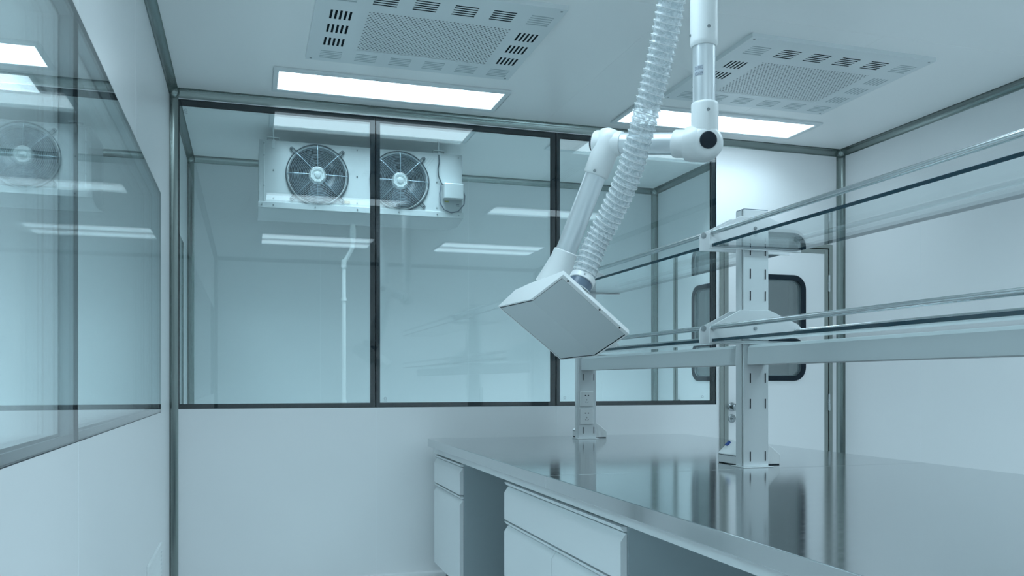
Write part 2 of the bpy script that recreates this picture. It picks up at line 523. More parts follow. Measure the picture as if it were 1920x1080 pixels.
# ---------------------------------------------------------------- doors
def rrect(cx, cz, w_, h_, r, n=8):
    P = []
    for qx, qz, a0 in ((1, 1, 0), (-1, 1, PI/2), (-1, -1, PI), (1, -1, 3*PI/2)):
        for k in range(n + 1):
            a = a0 + PI/2*k/n
            P.append((cx + qx*(w_/2 - r) + r*math.cos(a), cz + qz*(h_/2 - r) + r*math.sin(a)))
    return P
def door(name, org, rz, w_, hinge_side, mirror=False):
    """local: door runs along +x from 0..w_, faces -y, thickness in +y"""
    root = bpy.data.objects.new(name, None); C.objects.link(root)
    root.location = org; root.rotation_euler = (0, 0, rz); root['kind'] = 'structure'
    B = lambda mb, n, m, **k: mb.build(n, m, root, **k)
    HT = 2.204
    fw = .029
    m = MB()
    m.box(0, fw, -.012, .05, 0, HT); m.box(w_ - fw, w_, -.012, .05, 0, HT); m.box(fw, w_ - fw, -.012, .05, HT - fw, HT)
    B(m, 'door_frame', M_FRAME, bevel=.002)
    m = MB()
    x0, x1, z1 = fw + .006, w_ - fw - .006, HT - fw - .007
    m.box(x0, x0 + .033, -.008, .044, .01, z1); m.box(x1 - .033, x1, -.008, .044, .01, z1); m.box(x0 + .033, x1 - .033, -.008, .044, z1 - .033, z1)
    B(m, 'leaf_trim', M_FRAME, bevel=.0015)
    m = MB(); m.box(fw - .001, fw + .007, .02, .045, 0, HT - fw); m.box(w_ - fw - .007, w_ - fw + .001, .02, .045, 0, HT - fw); m.box(fw, w_ - fw, .02, .045, HT - fw - .008, HT - fw + .001)
    B(m, 'seal', M_CAP)
    # leaf with a rounded window hole
    cx_, cz_, ww, hh = w_ / 2, 1.588, .475, .764
    o_ = rrect(cx_, cz_, ww - .05, hh - .05, .075)
    lx0, lx1, lz0, lz1 = x0 + .033, x1 - .033, .01, z1 - .033
    m = MB()
    n = len(o_)
    def proj(p):     # project a hole point radially to the leaf rectangle
        dx, dz = p[0] - cx_, p[1] - cz_
        tx = ((lx1 if dx > 0 else lx0) - cx_) / dx if abs(dx) > 1e-9 else 1e9
        tz = ((lz1 if dz > 0 else lz0) - cz_) / dz if abs(dz) > 1e-9 else 1e9
        t = min(tx, tz); return (cx_ + dx*t, cz_ + dz*t)
    Q = [proj(p) for p in o_]
    for yy in (-.006, .042):
        for k in range(n):
            a, b_ = o_[k], o_[(k+1) % n]; A, B_ = Q[k], Q[(k+1) % n]
            m.quad((a[0], yy, a[1]), (b_[0], yy, b_[1]), (B_[0], yy, B_[1]), (A[0], yy, A[1]))
            if abs(A[0] - B_[0]) > 1e-6 and abs(A[1] - B_[1]) > 1e-6:   # corner triangle
                c0 = (lx1 if max(A[0], B_[0]) > cx_ else lx0, lz1 if max(A[1], B_[1]) > cz_ else lz0)
                m._f([m.bm.verts.new((A[0], yy, A[1])), m.bm.verts.new((B_[0], yy, B_[1])), m.bm.verts.new((c0[0], yy, c0[1]))])
    for k in range(n):
        a, b_ = o_[k], o_[(k+1) % n]
        m.quad((a[0], -.006, a[1]), (b_[0], -.006, b_[1]), (b_[0], .042, b_[1]), (a[0], .042, a[1]))
    B(m, 'door_leaf', M_WALL)
    def gasket(y0, y1, wa, wb_, m_, nm):
        mm = MB()
        A = rrect(cx_, cz_, ww + wa, hh + wa, .10 + wa/2); Bq = rrect(cx_, cz_, ww + wb_, hh + wb_, max(.02, .10 + wb_/2))
        for k in range(n):
            k2 = (k+1) % n
            for y_ in (y0, y1):
                mm.quad((A[k][0], y_, A[k][1]), (A[k2][0], y_, A[k2][1]), (Bq[k2][0], y_, Bq[k2][1]), (Bq[k][0], y_, Bq[k][1]))
            for L in (A, Bq):
                mm.quad((L[k][0], y0, L[k][1]), (L[k2][0], y0, L[k2][1]), (L[k2][0], y1, L[k2][1]), (L[k][0], y1, L[k][1]))
        B(mm, nm, m_)
    gasket(-.011, -.004, 0, -.072, M_CAP, 'gasket')
    gasket(.010, .030, -.052, -.085, M_SPACER, 'glass_spacer')
    gl = rrect(cx_, cz_, ww - .056, hh - .056, .07)
    for y_ in (.003, .034):
        B(MB().prism([(p[0], y_, p[1]) for p in gl], (0, .004, 0)), 'pane', M_GLASS, sharp=10)
    hx = w_ - fw - .003 if hinge_side > 0 else fw + .003
    for hz in (1.92, 1.05, .22):
        mm = MB()
        mm.cyl((hx, -.018, hz - .061), (hx, -.018, hz - .002), .0075, 12); mm.cyl((hx, -.018, hz + .002), (hx, -.018, hz + .061), .0075, 12)
        mm.box(hx - .009, hx + .009, -.014, -.008, hz - .058, hz + .058)
        B(mm, 'hinge', M_CHROME)
    kx = fw + .006 + .060 if hinge_side > 0 else w_ - fw - .066
    kn = MB()
    kn.lathe((kx, -.006, 1.022), (0, -1, 0), [(0, .030), (.004, .030), (.007, .026), (.008, .013), (.024, .012), (.030, .020), (.040, .0255), (.052, .024), (.058, .016), (.060, .001)], 28)
    B(kn, 'door_handle', M_KNOB)
    kn = MB()
    kn.lathe((kx, -.006, .940), (0, -1, 0), [(0, .030), (.004, .030), (.007, .026), (.008, .015), (.016, .015), (.018, .013), (.018, .001)], 28)
    kn.box(kx - .012, kx + .012, -.040, -.022, .936, .944)
    B(kn, 'deadbolt', M_KNOB)
    return root
door('door_1', (DX0, YW, 0), 0, DX1 - DX0, 1)
door('door_2', (XBR, 6.60, 0), -PI/2, 1.10, 1)

# ================================================================= CEILING LIGHTS
def ceiling_light(x0, x1, yc, label, group=None, watts=None, dim=False, first=[None]):
    loc = ((x0 + x1) / 2, yc, H)
    lw, ly = (x1 - x0) / 2, .153
    if first[0] is not None:
        r = dup(first[0], loc, label, group)
        if watts is not None:
            for ch in r.children:
                if ch.type == 'LIGHT':
                    ch.data = ch.data.copy(); ch.data.energy = watts
                    if dim: ch.data.spread = math.radians(84)
                if dim and ch.name.startswith('diffuser'):
                    ch.data = ch.data.copy(); ch.data.materials[0] = M_PANEL_DIM
        return r
    root = thing('ceiling_light', loc, label, 'light', group)
    t = .012
    m = MB()
    ow, oy = lw + .03, ly + .045
    for a in ((-ow, ow, -oy, -ly), (-ow, ow, ly, oy), (-ow, -lw, -ly, ly), (lw, ow, -ly, ly)):
        m.box(a[0], a[1], a[2], a[3], -t, 0)
    m.build('light_frame', M_VENT, root, bevel=.003)
    MB().box(-lw, lw, -ly, ly, -t + .004, -.001).build('diffuser', M_PANEL, root)
    L = bpy.data.lights.new('tube_light', 'AREA')
    L.shape = 'RECTANGLE'; L.size = lw * 2 - .04; L.size_y = ly * 2 - .04
    L.energy = watts or LAMP_W; L.color = LIGHT_RGB
    L.spread = math.radians(140)
    o = bpy.data.objects.new('tube_light', L); C.objects.link(o); o.parent = root
    o.location = (0, 0, -t - .002)
    first[0] = root
    return root
names = {
 (0, 0): 'lit rectangular ceiling light panel left of the white arm, nearest the glazed wall',
 (0, 1): 'lit rectangular ceiling light panel behind the white arm on the right, nearest the glazed wall',
 (1, 0): 'left ceiling light above the picture, mirrored across the two fans',
 (1, 1): 'right ceiling light above the picture, mirrored beside the middle glazing joint',
 (2, 0): 'left ceiling light over the camera, mirrored as upper streak under the fan unit',
 (2, 1): 'right ceiling light over the camera, mirrored as a thin streak in the middle pane',
 (3, 0): 'left ceiling light behind the camera, mirrored as lowest streak under the fan unit',
 (3, 1): 'right ceiling light behind the camera, mirrored as lowest streak in the middle pane'}
for r_, yc in enumerate(ROWS):
    for c_, (a, b) in enumerate(COLS):
        ceiling_light(a, b, yc, names[(r_, c_)], 'rectangular ceiling lights', ROW_W[r_] * (0.68, 1.6)[c_])
ceiling_light(-2.44, -1.16, 5.50, 'ceiling light of the neighbouring room seen through the left glass', 'rectangular ceiling lights', 24)
ceiling_light(-2.42, -1.14, 1.6, 'added unseen fill light in the neighbouring room, nearer the camera than its twin', 'rectangular ceiling lights', 24)  # added out of view to brighten the neighbouring room
ceiling_light(.165, 1.445, 5.76, 'added fill light inside the cold room, just before the fan unit', 'rectangular ceiling lights', 11, True)  # added to brighten the cold room, set where the lamp reflection falls
ceiling_light(2.10, 3.38, 5.76, 'added fill light inside the cold room, right of the middle glazing joint', 'rectangular ceiling lights', 11, True)  # second lamp added to brighten the cold room
ceiling_light(4.3, 5.58, 7.0, 'added unseen fill light of the corridor beyond the door', 'rectangular ceiling lights', 3, True)  # added unseen so the corridor behind the door glass is not black

# ================================================================= CEILING AIR DIFFUSERS
def vent_plate(root, both_sides):
    """perforated plate with slot groups; local origin at plate centre on the ceiling"""
    W2, D2, zb = .55, .475, -.022
    gx = [-.484 + .1785*k for k in range(6)]            # left edges of the six slot groups
    gw = .108
    gy = [-.385, -.170 - .0, -.0, .165, .320]           # placeholders, replaced below
    rows_y = [(-.385, -.270), (-.172, -.072), (-.010, .090), (.155, .255), (.322, .437)]
    m = MB(); m.use(M_VENT)
    # cell list: (x0,x1,y0,y1,kind)
    cells = []
    for j, (y0, y1) in enumerate(rows_y):
        for i in range(6):
            if j in (0, 4): cells.append((gx[i], gx[i] + gw, y0, y1, 'h', i, j))
            elif i in (0, 5): cells.append((gx[i], gx[i] + gw, y0, y1, 'v', i, j))
    perf = (-.315, .365, -.200, .280)
    xs = sorted({-W2, W2, perf[0], perf[1], *[c[0] for c in cells], *[c[1] for c in cells]})
    ys = sorted({-D2, D2, perf[2], perf[3], *[c[2] for c in cells], *[c[3] for c in cells]})
    def q(x0, x1, y0, y1, z=zb): m.quad((x0, y0, z), (x1, y0, z), (x1, y1, z), (x0, y1, z))
    for i in range(len(xs) - 1):
        for j in range(len(ys) - 1):
            x0, x1, y0, y1 = xs[i], xs[i+1], ys[j], ys[j+1]
            xm, ym = (x0 + x1)/2, (y0 + y1)/2
            if perf[0] < xm < perf[1] and perf[2] < ym < perf[3]: continue
            if any(c[0] < xm < c[1] and c[2] < ym < c[3] for c in cells): continue
            q(x0, x1, y0, y1)
    th = .0006
    for (x0, x1, y0, y1, k, i, j) in cells:
        ns = 5
        if k == 'h':
            p = (y1 - y0) / ns; sl = p * .50
            for a in range(ns):
                c0 = y0 + p*a; s0 = c0 + (p - sl)/2; s1 = s0 + sl
                q(x0, x1, c0, s0); q(x0, x1, s1, c0 + p)
                for y_ in (s0, s1): m.quad((x0, y_, zb), (x1, y_, zb), (x1, y_, zb + th), (x0, y_, zb + th))
                for x_ in (x0, x1): m.quad((x_, s0, zb), (x_, s1, zb), (x_, s1, zb + th), (x_, s0, zb + th))
        else:
            p = (x1 - x0) / ns; sl = p * .50
            for a in range(ns):
                c0 = x0 + p*a; s0 = c0 + (p - sl)/2; s1 = s0 + sl
                q(c0, s0, y0, y1); q(s1, c0 + p, y0, y1)
                for x_ in (s0, s1): m.quad((x_, y0, zb), (x_, y1, zb), (x_, y1, zb + th), (x_, y0, zb + th))
                for y_ in (y0, y1): m.quad((s0, y_, zb), (s1, y_, zb), (s1, y_, zb + th), (s0, y_, zb + th))
    # perforated field: staggered round holes
    nx, ny = 38, 27
    px, py = (perf[1] - perf[0]) / nx, (perf[3] - perf[2]) / ny
    rh = .0046
    for j in range(ny):
        off = px/2 if j % 2 else 0
        y0 = perf[2] + j*py; yc = y0 + py/2
        if off:
            q(perf[0], perf[0] + off, y0, y0 + py); q(perf[1] - off, perf[1], y0, y0 + py)
        for i in range(nx - (1 if off else 0)):
            x0 = perf[0] + off + i*px; xc = x0 + px/2
            O = [(x0, y0), (xc, y0), (x0+px, y0), (x0+px, yc), (x0+px, y0+py), (xc, y0+py), (x0, y0+py), (x0, yc)]
            A = [5*PI/4 + PI/4*k for k in range(8)]
            I = [(xc + rh*math.cos(a), yc + rh*math.sin(a)) for a in A]
            for k in range(8):
                k2 = (k+1) % 8
                m.quad((*O[k], zb), (*O[k2], zb), (*I[k2], zb), (*I[k], zb))
    # turned-up rim
    for a in ((-W2, -W2, -D2, D2), (W2, W2, -D2, D2)):
        m.quad((a[0], -D2, zb), (a[0], D2, zb), (a[0], D2, 0), (a[0], -D2, 0))
    for y_ in (-D2, D2):
        m.quad((-W2, y_, zb), (W2, y_, zb), (W2, y_, 0), (-W2, y_, 0))
    m.build('face_plate', M_VENT, root)
    # filter chamber behind: dark where the air comes out, blanked elsewhere
    d = MB()
    for c in cells:
        if (c[6] == 0 and 1 <= c[5] <= 4) or (c[4] == 'v' and (c[5] == 0 or both_sides)):
            d.box(c[0] - .006, c[1] + .006, c[2] - .006, c[3] + .006, zb + .0008, zb + .003)
    build_each(d, 'air_opening', M_DARK, root)
    d = MB()
    for c in cells:
        if not ((c[6] == 0 and 1 <= c[5] <= 4) or (c[4] == 'v' and (c[5] == 0 or both_sides))):
            d.box(c[0] - .006, c[1] + .006, c[2] - .006, c[3] + .006, zb + .0008, zb + .003)
    build_each(d, 'blanking_strip', M_BLANK, root)
    MB().box(perf[0] - .01, perf[1] + .01, perf[2] - .01, perf[3] + .01, zb + .009, zb + .0105).build('filter_screen', M_SCREEN, root)
    sc_ = MB()
    for sx in (-1, 1):
        for sy in (-1, 1):
            sc_.lathe((sx * .525, sy * .452, zb), (0, 0, -1), [(0, .006), (.0015, .006), (.002, .001)], 14)
    build_each(sc_, 'screw', M_SCREW, root)
v1 = thing('air_diffuser', (2.90, 4.155, H), 'perforated white ceiling air diffuser with slots, right of the white arm', 'air vent', 'ceiling air diffusers')
vent_plate(v1, False)
v2 = thing('air_diffuser', (0.838, 4.135, H), 'perforated white ceiling air diffuser left of the ribbed hose, above the long ceiling light', 'air vent', 'ceiling air diffusers')
vent_plate(v2, True)

# small screw in the ceiling beside the arm
tag(MB().lathe((1.815, 3.03 + .35, H), (0, 0, -1), [(0, .006), (.003, .005), (.0035, .001)], 12).build('ceiling_screw', M_SCREW),
    'tiny dark screw head in the ceiling right of the arm sleeve', 'screw')

# ================================================================= FAN COOLER IN THE COLD ROOM
EX0, EX1, EY, EY1, EZ0, EZ1 = .074, 1.45, 5.95, 6.42, 2.36, 2.802
ev = thing('fan_cooler', (EX0, EY, EZ0), 'white twin fan cooling unit hung under the ceiling behind the glass', 'cooling unit')
inv = Matrix.Translation(-Vector(ev.location))
def E_(mb, name, m, parent=None, **k):
    o = mb.build(name, m, parent or ev, **k)
    if parent is None: o.matrix_parent_inverse = inv
    return o
FZ = 2.588
FANS = (.450, 1.008)
FR = .192
casing = MB()
# front sheet with two round openings: radial fan quads to the half rectangles
def sheet(m, x0, x1, z0, z1, cx_, cz_, r, y, n=48):
    ang = [2*PI*k/n for k in range(n)]
    for dx, dz in ((x1-cx_, z1-cz_), (x0-cx_, z1-cz_), (x0-cx_, z0-cz_), (x1-cx_, z0-cz_)):
        ang.append(math.atan2(dz, dx) % (2*PI))
    ang = sorted(set(round(a, 6) for a in ang))
    def edge(a):
        dx, dz = math.cos(a), math.sin(a)
        tx = ((x1 if dx > 0 else x0) - cx_) / dx if abs(dx) > 1e-9 else 1e9
        tz = ((z1 if dz > 0 else z0) - cz_) / dz if abs(dz) > 1e-9 else 1e9
        t = min(tx, tz); return (cx_ + dx*t, y, cz_ + dz*t)
    for k in range(len(ang)):
        a, b = ang[k], ang[(k+1) % len(ang)]
        m.quad((cx_ + r*math.cos(a), y, cz_ + r*math.sin(a)), (cx_ + r*math.cos(b), y, cz_ + r*math.sin(b)), edge(b), edge(a))
        m.quad((cx_ + r*math.cos(a), y, cz_ + r*math.sin(a)), (cx_ + r*math.cos(b), y, cz_ + r*math.sin(b)),
               (cx_ + r*math.cos(b), y + .06, cz_ + r*math.sin(b)), (cx_ + r*math.cos(a), y + .06, cz_ + r*math.sin(a)))
xm = (FANS[0] + FANS[1]) / 2
sheet(casing, EX0, xm, EZ0, EZ1, FANS[0], FZ, FR, EY)
sheet(casing, xm, EX1, EZ0, EZ1, FANS[1], FZ, FR, EY)
casing.quad((EX0, EY, EZ0), (EX0, EY1, EZ0), (EX0, EY1, EZ1), (EX0, EY, EZ1))
casing.quad((EX1, EY, EZ0), (EX1, EY1, EZ0), (EX1, EY1, EZ1), (EX1, EY, EZ1))
casing.quad((EX0, EY, EZ1), (EX1, EY, EZ1), (EX1, EY1, EZ1), (EX0, EY1, EZ1))
casing.quad((EX0, EY, EZ0), (EX1, EY, EZ0), (EX1, EY1, EZ0), (EX0, EY1, EZ0))
E_(casing, 'casing', M_COOLER, sharp=20)
E_(MB().box(EX0 + .01, EX1 - .01, EY + .10, EY + .30, EZ0 + .01, EZ1 - .01), 'coil', M_DARK)
# bottom flange and sloping drain tray
E_(MB().box(EX0 - .008, EX1 + .008, EY - .012, EY - .001, 2.352, 2.392), 'flange', M_COOLER, bevel=.002)
E_(MB().prism([(EX0 - .006, EY - .006, 2.351), (EX0 - .006, EY + .45, 2.351), (EX0 - .006, EY + .45, 2.345), (EX0 - .006, EY + .16, 2.322)], (EX1 - EX0 + .012, 0, 0)), 'drain_tray', M_COOLER)
E_(MB().box(EX0 + .03, EX0 + .034, EY - .003, EY - .0005, EZ0 + .04, EZ1 - .01), 'fold_line', M_SEAM)
for fx in FANS:
    blades = MB(); c0 = Vector((fx, EY + .045, FZ))
    for k in range(5):
        a0 = 2*PI*k/5 + .3
        n = 8; prev = None
        for j in range(n + 1):
            a = a0 + 1.0 * j / n
            r0, r1 = .055, FR - .012
            ydf = .028 * (j / n - .5)
            pt = [(c0.x + r0*math.cos(a), c0.y + ydf*.6, c0.z + r0*math.sin(a)), (c0.x + r1*math.cos(a + .25), c0.y + ydf, c0.z + r1*math.sin(a + .25))]
            if prev: blades.quad(prev[0], prev[1], pt[1], pt[0])
            prev = pt
    fb = E_(blades, 'fan_blades', M_BLADE, sharp=60)
    sol = fb.modifiers.new('Solidify', 'SOLIDIFY'); sol.thickness = .002
    hb = MB()
    hb.lathe((fx, EY + .05, FZ), (0, -1, 0), [(0, .052), (.055, .052), (.060, .058), (.072, .058), (.074, .050), (.078, .046), (.078, .036), (.074, .033), (.074, .022), (.080, .018), (.082, .001)], 36)
    for k in range(8):
        a = PI/8 + k*PI/4
        hb.lathe((fx + .047*math.cos(a), EY - .024, FZ + .047*math.sin(a)), (0, -1, 0), [(0, .005), (.004, .005), (.005, .001)], 8)
    E_(hb, 'motor_hub', M_HUB)
    g = MB()
    g2 = MB()
    for k in range(14):
        rr = .064 + (.205 - .064) * k / 14
        dy = .030 - .026 * max(0, (rr - .14) / .065) ** 2
        g2.torus((fx, EY - dy, FZ), (0, 1, 0), rr, .0016, 56, 5)
    g.torus((fx, EY - .006, FZ), (0, 1, 0), .205, .0040, 56, 6)
    g.torus((fx, EY - .002, FZ), (0, 1, 0), .197, .0030, 56, 6)
    for k in range(8):
        a = k * PI/4
        e = Vector((math.cos(a), 0, math.sin(a)))
        cc = Vector((fx, EY, FZ))
        g2.tube([cc + e*.055 + Vector((0, -.032, 0)), cc + e*.14 + Vector((0, -.032, 0)), cc + e*.18 + Vector((0, -.022, 0)), cc + e*.207 + Vector((0, -.004, 0))], .0026, 6)
    for k in range(4):
        a = PI/4 + k*PI/2
        e = Vector((math.cos(a), 0, math.sin(a))); t_ = Vector((-math.sin(a), 0, math.cos(a)))
        cc = Vector((fx, EY - .006, FZ)) + e * .236
        loop = [cc + e*(-.036) + t_*.011, cc + t_*.011] + [cc + (e*math.sin(b) + t_*math.cos(b))*.011 for b in [PI*j/6 for j in range(1, 6)]] + [cc - t_*.011, cc + e*(-.036) - t_*.011]
        g.tube(loop, .0028, 6)
        g.lathe(cc + Vector((0, .005, 0)), (0, -1, 0), [(0, .0055), (.006, .0055), (.007, .001)], 10)
    gd = E_(g, 'fan_guard', M_GUARD, sharp=60)
    g2.build('guard_wire', M_GWIRE, gd, sharp=60)
    E_(MB().torus((fx, EY - .0005, FZ), (0, 1, 0), FR + .004, .006, 56, 8), 'fan_ring', M_PLAST, sharp=60)
sc_ = MB()
for x_, z_ in ((.105, 2.78), (.105, 2.70), (.105, 2.50), (.165, 2.605), (.165, 2.418), (.165, 2.372), (.090, 2.372), (.435, 2.372), (.716, 2.78), (.716, 2.60), (.716, 2.418), (.716, 2.372),
               (1.00, 2.372), (1.27, 2.418), (1.27, 2.372), (1.425, 2.372), (1.425, 2.78), (1.27, 2.60)):
    sc_.lathe((x_, EY - (.012 if z_ < 2.39 else 0), z_), (0, -1, 0), [(0, .005), (.003, .0045), (.0035, .001)], 10)
build_each(sc_, 'screw', M_SCREW, ev, inv)
for bx_ in (.165, 1.285):
    b_ = MB()
    b_.box(bx_ - .010, bx_ + .010, EY - .004, EY - .001, EZ1 - .05, EZ1)
    b_.box(bx_ - .010, bx_ + .010, EY - .004, EY + .05, EZ1, EZ1 + .004)
    b_.cyl((bx_, EY + .02, EZ1), (bx_, EY + .02, H - .001), .006, 10)
    b_.box(bx_ - .040, bx_ + .040, EY + .005, EY + .035, EZ1 + .018, EZ1 + .024)
    b_.box(bx_ - .040, bx_ - .036, EY + .005, EY + .035, EZ1 + .006, EZ1 + .024)
    b_.box(bx_ + .036, bx_ + .040, EY + .005, EY + .035, EZ1 + .006, EZ1 + .024)
    E_(b_, 'hanging_bracket', M_HUB)
E_(MB().box(1.310, 1.450, EY - .062, EY - .001, 2.478, 2.586), 'junction_box', M_COOLER, bevel=.006)
E_(MB().tube([(1.283, EY - .005, 2.79), (1.285, EY - .010, 2.74), (1.276, EY - .012, 2.69), (1.280, EY - .012, 2.64), (1.300, EY - .015, 2.59), (1.315, EY - .018, 2.578)], .0045, 8), 'cable', M_GUARD, sharp=60)
E_(MB().tube([(1.300, EY - .010, 2.585), (1.288, EY - .012, 2.52), (1.292, EY - .012, 2.45), (1.320, EY - .015, 2.405), (1.370, EY - .016, 2.388), (1.42, EY - .015, 2.40), (1.462, EY - .015, 2.45), (1.468, EY - .015, 2.51), (1.452, EY - .02, 2.555)], .0042, 8), 'cable', M_INK, sharp=60)
E_(MB().box(.628, .668, EY - .003, EY - .0005, 2.412, 2.430), 'warning_sticker', mat('tan sticker', (.42, .33, .22), .5))
E_(MB().box(1.325, 1.355, EY - .003, EY - .0005, 2.462, 2.472), 'warning_sticker', mat('yellow sticker', (.45, .42, .06), .5))
E_(MB().box(1.41, 1.43, EY - .003, EY - .0005, 2.447, 2.452).box(1.41, 1.432, EY - .003, EY - .0005, 2.437, 2.441), 'nameplate', M_INK)

# drain pipe down the cold room's wall side
dp = MB()
PX, PYY = .700, 6.06
dp.tube([(PX, PYY, 2.29), (PX, PYY, 2.205), (PX, PYY, 2.17)], .017, 14)
dp.cyl((PX, PYY, 2.26), (PX, PYY, 2.20), .021, 14)
dp.tube([(PX, PYY, 2.18), (PX - .004, PYY, 2.13), (PX - .04, PYY + .01, 2.06), (PX - .058, PYY + .015, 2.03)], .015, 14)
dp.cyl((PX - .058, PYY + .015, 2.045), (PX - .062, PYY + .016, 1.99), .019, 14)
dp.cyl((PX - .060, PYY + .016, 2.02), (PX - .060, PYY + .016, .0), .014, 14)
for z_ in (1.78, 1.07, .3): dp.cyl((PX - .060, PYY + .016, z_), (PX - .060, PYY + .016, z_ - .02), .019, 14)
tag(dp.build('drain_pipe', M_PLAST, sharp=50), 'white vertical drain pipe running down below the fan cooling unit', 'pipe')

# ================================================================= LAB BENCH
BX0, BX1, BY0, BY1, BZ = 1.06, 2.80, 0.55, 5.235, 0.85
bt = thing('steel_bench_top', (BX0, BY0, BZ - .048), 'long brushed stainless steel worktop of the island bench', 'worktop')
inv_b = Matrix.Translation(-Vector(bt.location))
for a, b in ((BY0, 3.0385), (3.0400, BY1)):
    o = MB().box(BX0, BX1, a, b, BZ - .048, BZ).build('steel_sheet', M_STEEL, bt, bevel=.0025)
    o.matrix_parent_inverse = inv_b
o = MB().box(BX0 + .03, BX1 - .03, BY0 + .03, BY1 - .03, BZ - .085, BZ - .048).build('apron', M_CAB, bt, bevel=.002)
o.matrix_parent_inverse = inv_b

def cabinet(y0, y1, doors, label):
    cx0, cx1 = 1.105, 1.66
    root = thing('lab_cabinet', (cx0, y0, 0), label, 'cabinet', 'cabinets under the steel bench')
    iv = Matrix.Translation(-Vector(root.location))
    def B(mb, n, m, par=None, **k):
        o = mb.build(n, m, par or root, **k)
        if par is None: o.matrix_parent_inverse = iv
        return o
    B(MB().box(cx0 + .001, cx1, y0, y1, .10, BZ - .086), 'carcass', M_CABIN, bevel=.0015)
    B(MB().box(cx0 + .05, cx1, y0 + .01, y1 - .01, 0, .10), 'plinth', M_CAP)
    def front(n, a, b, z0, z1):
        # front panel whose top is bevelled back into a finger grip
        f = .022
        p = [(cx0, a, z0), (cx0 - f, a, z0), (cx0 - f, a, z1 - .030), (cx0 - .004, a, z1 - .004), (cx0, a, z1 - .004)]
        d_ = B(MB().prism(p, (0, b - a, 0)), n, M_CAB, bevel=.001)
        hp = [(cx0, a, z1 + .016), (cx0 - .020, a, z1 + .016), (cx0 - .020, a, z1 + .012), (cx0 - .012, a, z1 + .002), (cx0, a, z1 + .002)]
        h = MB().prism(hp, (0, b - a, 0)).build('grip_rail', M_CAB, d_, bevel=.0008)
        return d_
    if doors == 1:
        front('drawer', y0 + .003, y1 - .003, .594, .742)
        front('door', y0 + .003, y1 - .003, .105, .570)
    else:
        ym = (y0 + y1) / 2
        front('drawer', y0 + .003, y1 - .003, .594, .742)
        front('door', y0 + .003, ym - .0015, .105, .570)
        front('door', ym + .0015, y1 - .003, .105, .570)
    return root
cabinet(4.49, 5.155, 1, 'narrow single-door white cabinet under the far end of the steel bench')
cabinet(2.41, 3.66, 2, 'wide two-door white cabinet with a broad drawer under the middle of the bench')
cabinet(0.60, 1.30, 1, 'near single-door cabinet under the bench end below the picture')
# panel closing the middle of the island, seen through the knee spaces
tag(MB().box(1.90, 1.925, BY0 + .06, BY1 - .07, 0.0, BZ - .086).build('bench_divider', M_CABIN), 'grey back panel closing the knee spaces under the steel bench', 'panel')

# ================================================================= REAGENT RACK ON THE BENCH
PX0, PX1 = 1.930, 2.046
def post(yf, label, sockets, top):
    root = thing('rack_post', ((PX0 + PX1)/2, yf, BZ), label, 'post', 'white rack posts on the steel bench')
    iv = Matrix.Translation(-Vector(root.location))
    def B(mb, n, m, par=None, **k):
        o = mb.build(n, m, par or root, **k)
        if par is None: o.matrix_parent_inverse = iv
        return o
    d = .052
    m = MB()
    m.box(PX0, PX1, yf, yf + .012, BZ + .004, top); m.box(PX0, PX1, yf + .018, yf + d + .01, BZ + .004, top)
    B(MB().box(PX0 + .0045, PX1 - .0045, yf + .011, yf + .019, BZ + .004, top - .002), 'groove', M_CAP)
    B(m, 'column', M_POWDER, bevel=.003)
    B(MB().box(PX0 - .012, PX1 + .012, yf - .018, yf + d + .025, BZ, BZ + .004), 'base_plate', M_POWDER, bevel=.001)
    B(MB().box(PX0 + .002, PX1 - .002, yf + .002, yf + d + .008, top, top + .003), 'top_cap', M_GREY)
    sl = MB()
    for z_ in sockets['slots']:
        for x_ in (PX0 + .030, PX1 - .016):
            sl.box(x_ - .0022, x_ + .0022, yf - .0012, yf + .0005, z_ - .020, z_ + .020)
    build_each(sl, 'slot', M_DARK, root, iv)
    for z_ in sockets['plates']:
        pl = B(MB().box(1.938, 2.024, yf - .010, yf - .0005, z_ - .0475, z_ + .0475), 'power_socket', M_PLAST, bevel=.004, seg=3)
        h = MB(); cx_ = 1.981
        def slit(px_, pz_, L, wd, ang):
            ca, sa = math.cos(ang), math.sin(ang)
            P_ = []
            for u_, v_ in ((-L/2, -wd/2), (L/2, -wd/2), (L/2, wd/2), (-L/2, wd/2)):
                P_.append((cx_ + px_ + u_*ca - v_*sa, yf - .0108, z_ + pz_ + u_*sa + v_*ca))
            h.prism(P_, (0, .001, 0))
        for s_ in (-1, 1):
            h.lathe((cx_ + s_*.0105, yf - .0098, z_ + .021), (0, -1, 0), [(0, .0032), (.001, .0032)], 12)
            slit(s_*.0075, .021, .006, .0024, 0)
            slit(s_*.0075, -.020, .009, .0024, s_*PI/4 + (0 if s_ > 0 else 0))
        slit(0, -.006, .008, .0024, PI/2)
        build_each(h, 'socket_hole', M_DARK, pl)
    return root
post(3.085, 'tall white slotted rack post nearest the camera, in front of the door', dict(slots=(1.735, 1.640, 1.550, 1.215, 1.110, .895), plates=()), 1.902)
post(4.92, 'white slotted rack post at the far end of the bench, with two power sockets', dict(slots=(1.60, 1.50, 1.228, .903), plates=(1.095, .987)), 1.902)
# side sockets just visible past the near post's right edge
tag(MB().box(PX1 + .001, PX1 + .010, 3.10, 3.18, 1.00, 1.15).build('side_power_socket', M_PLAST, bevel=.003), 'white power socket on the right side of the near rack post', 'socket')

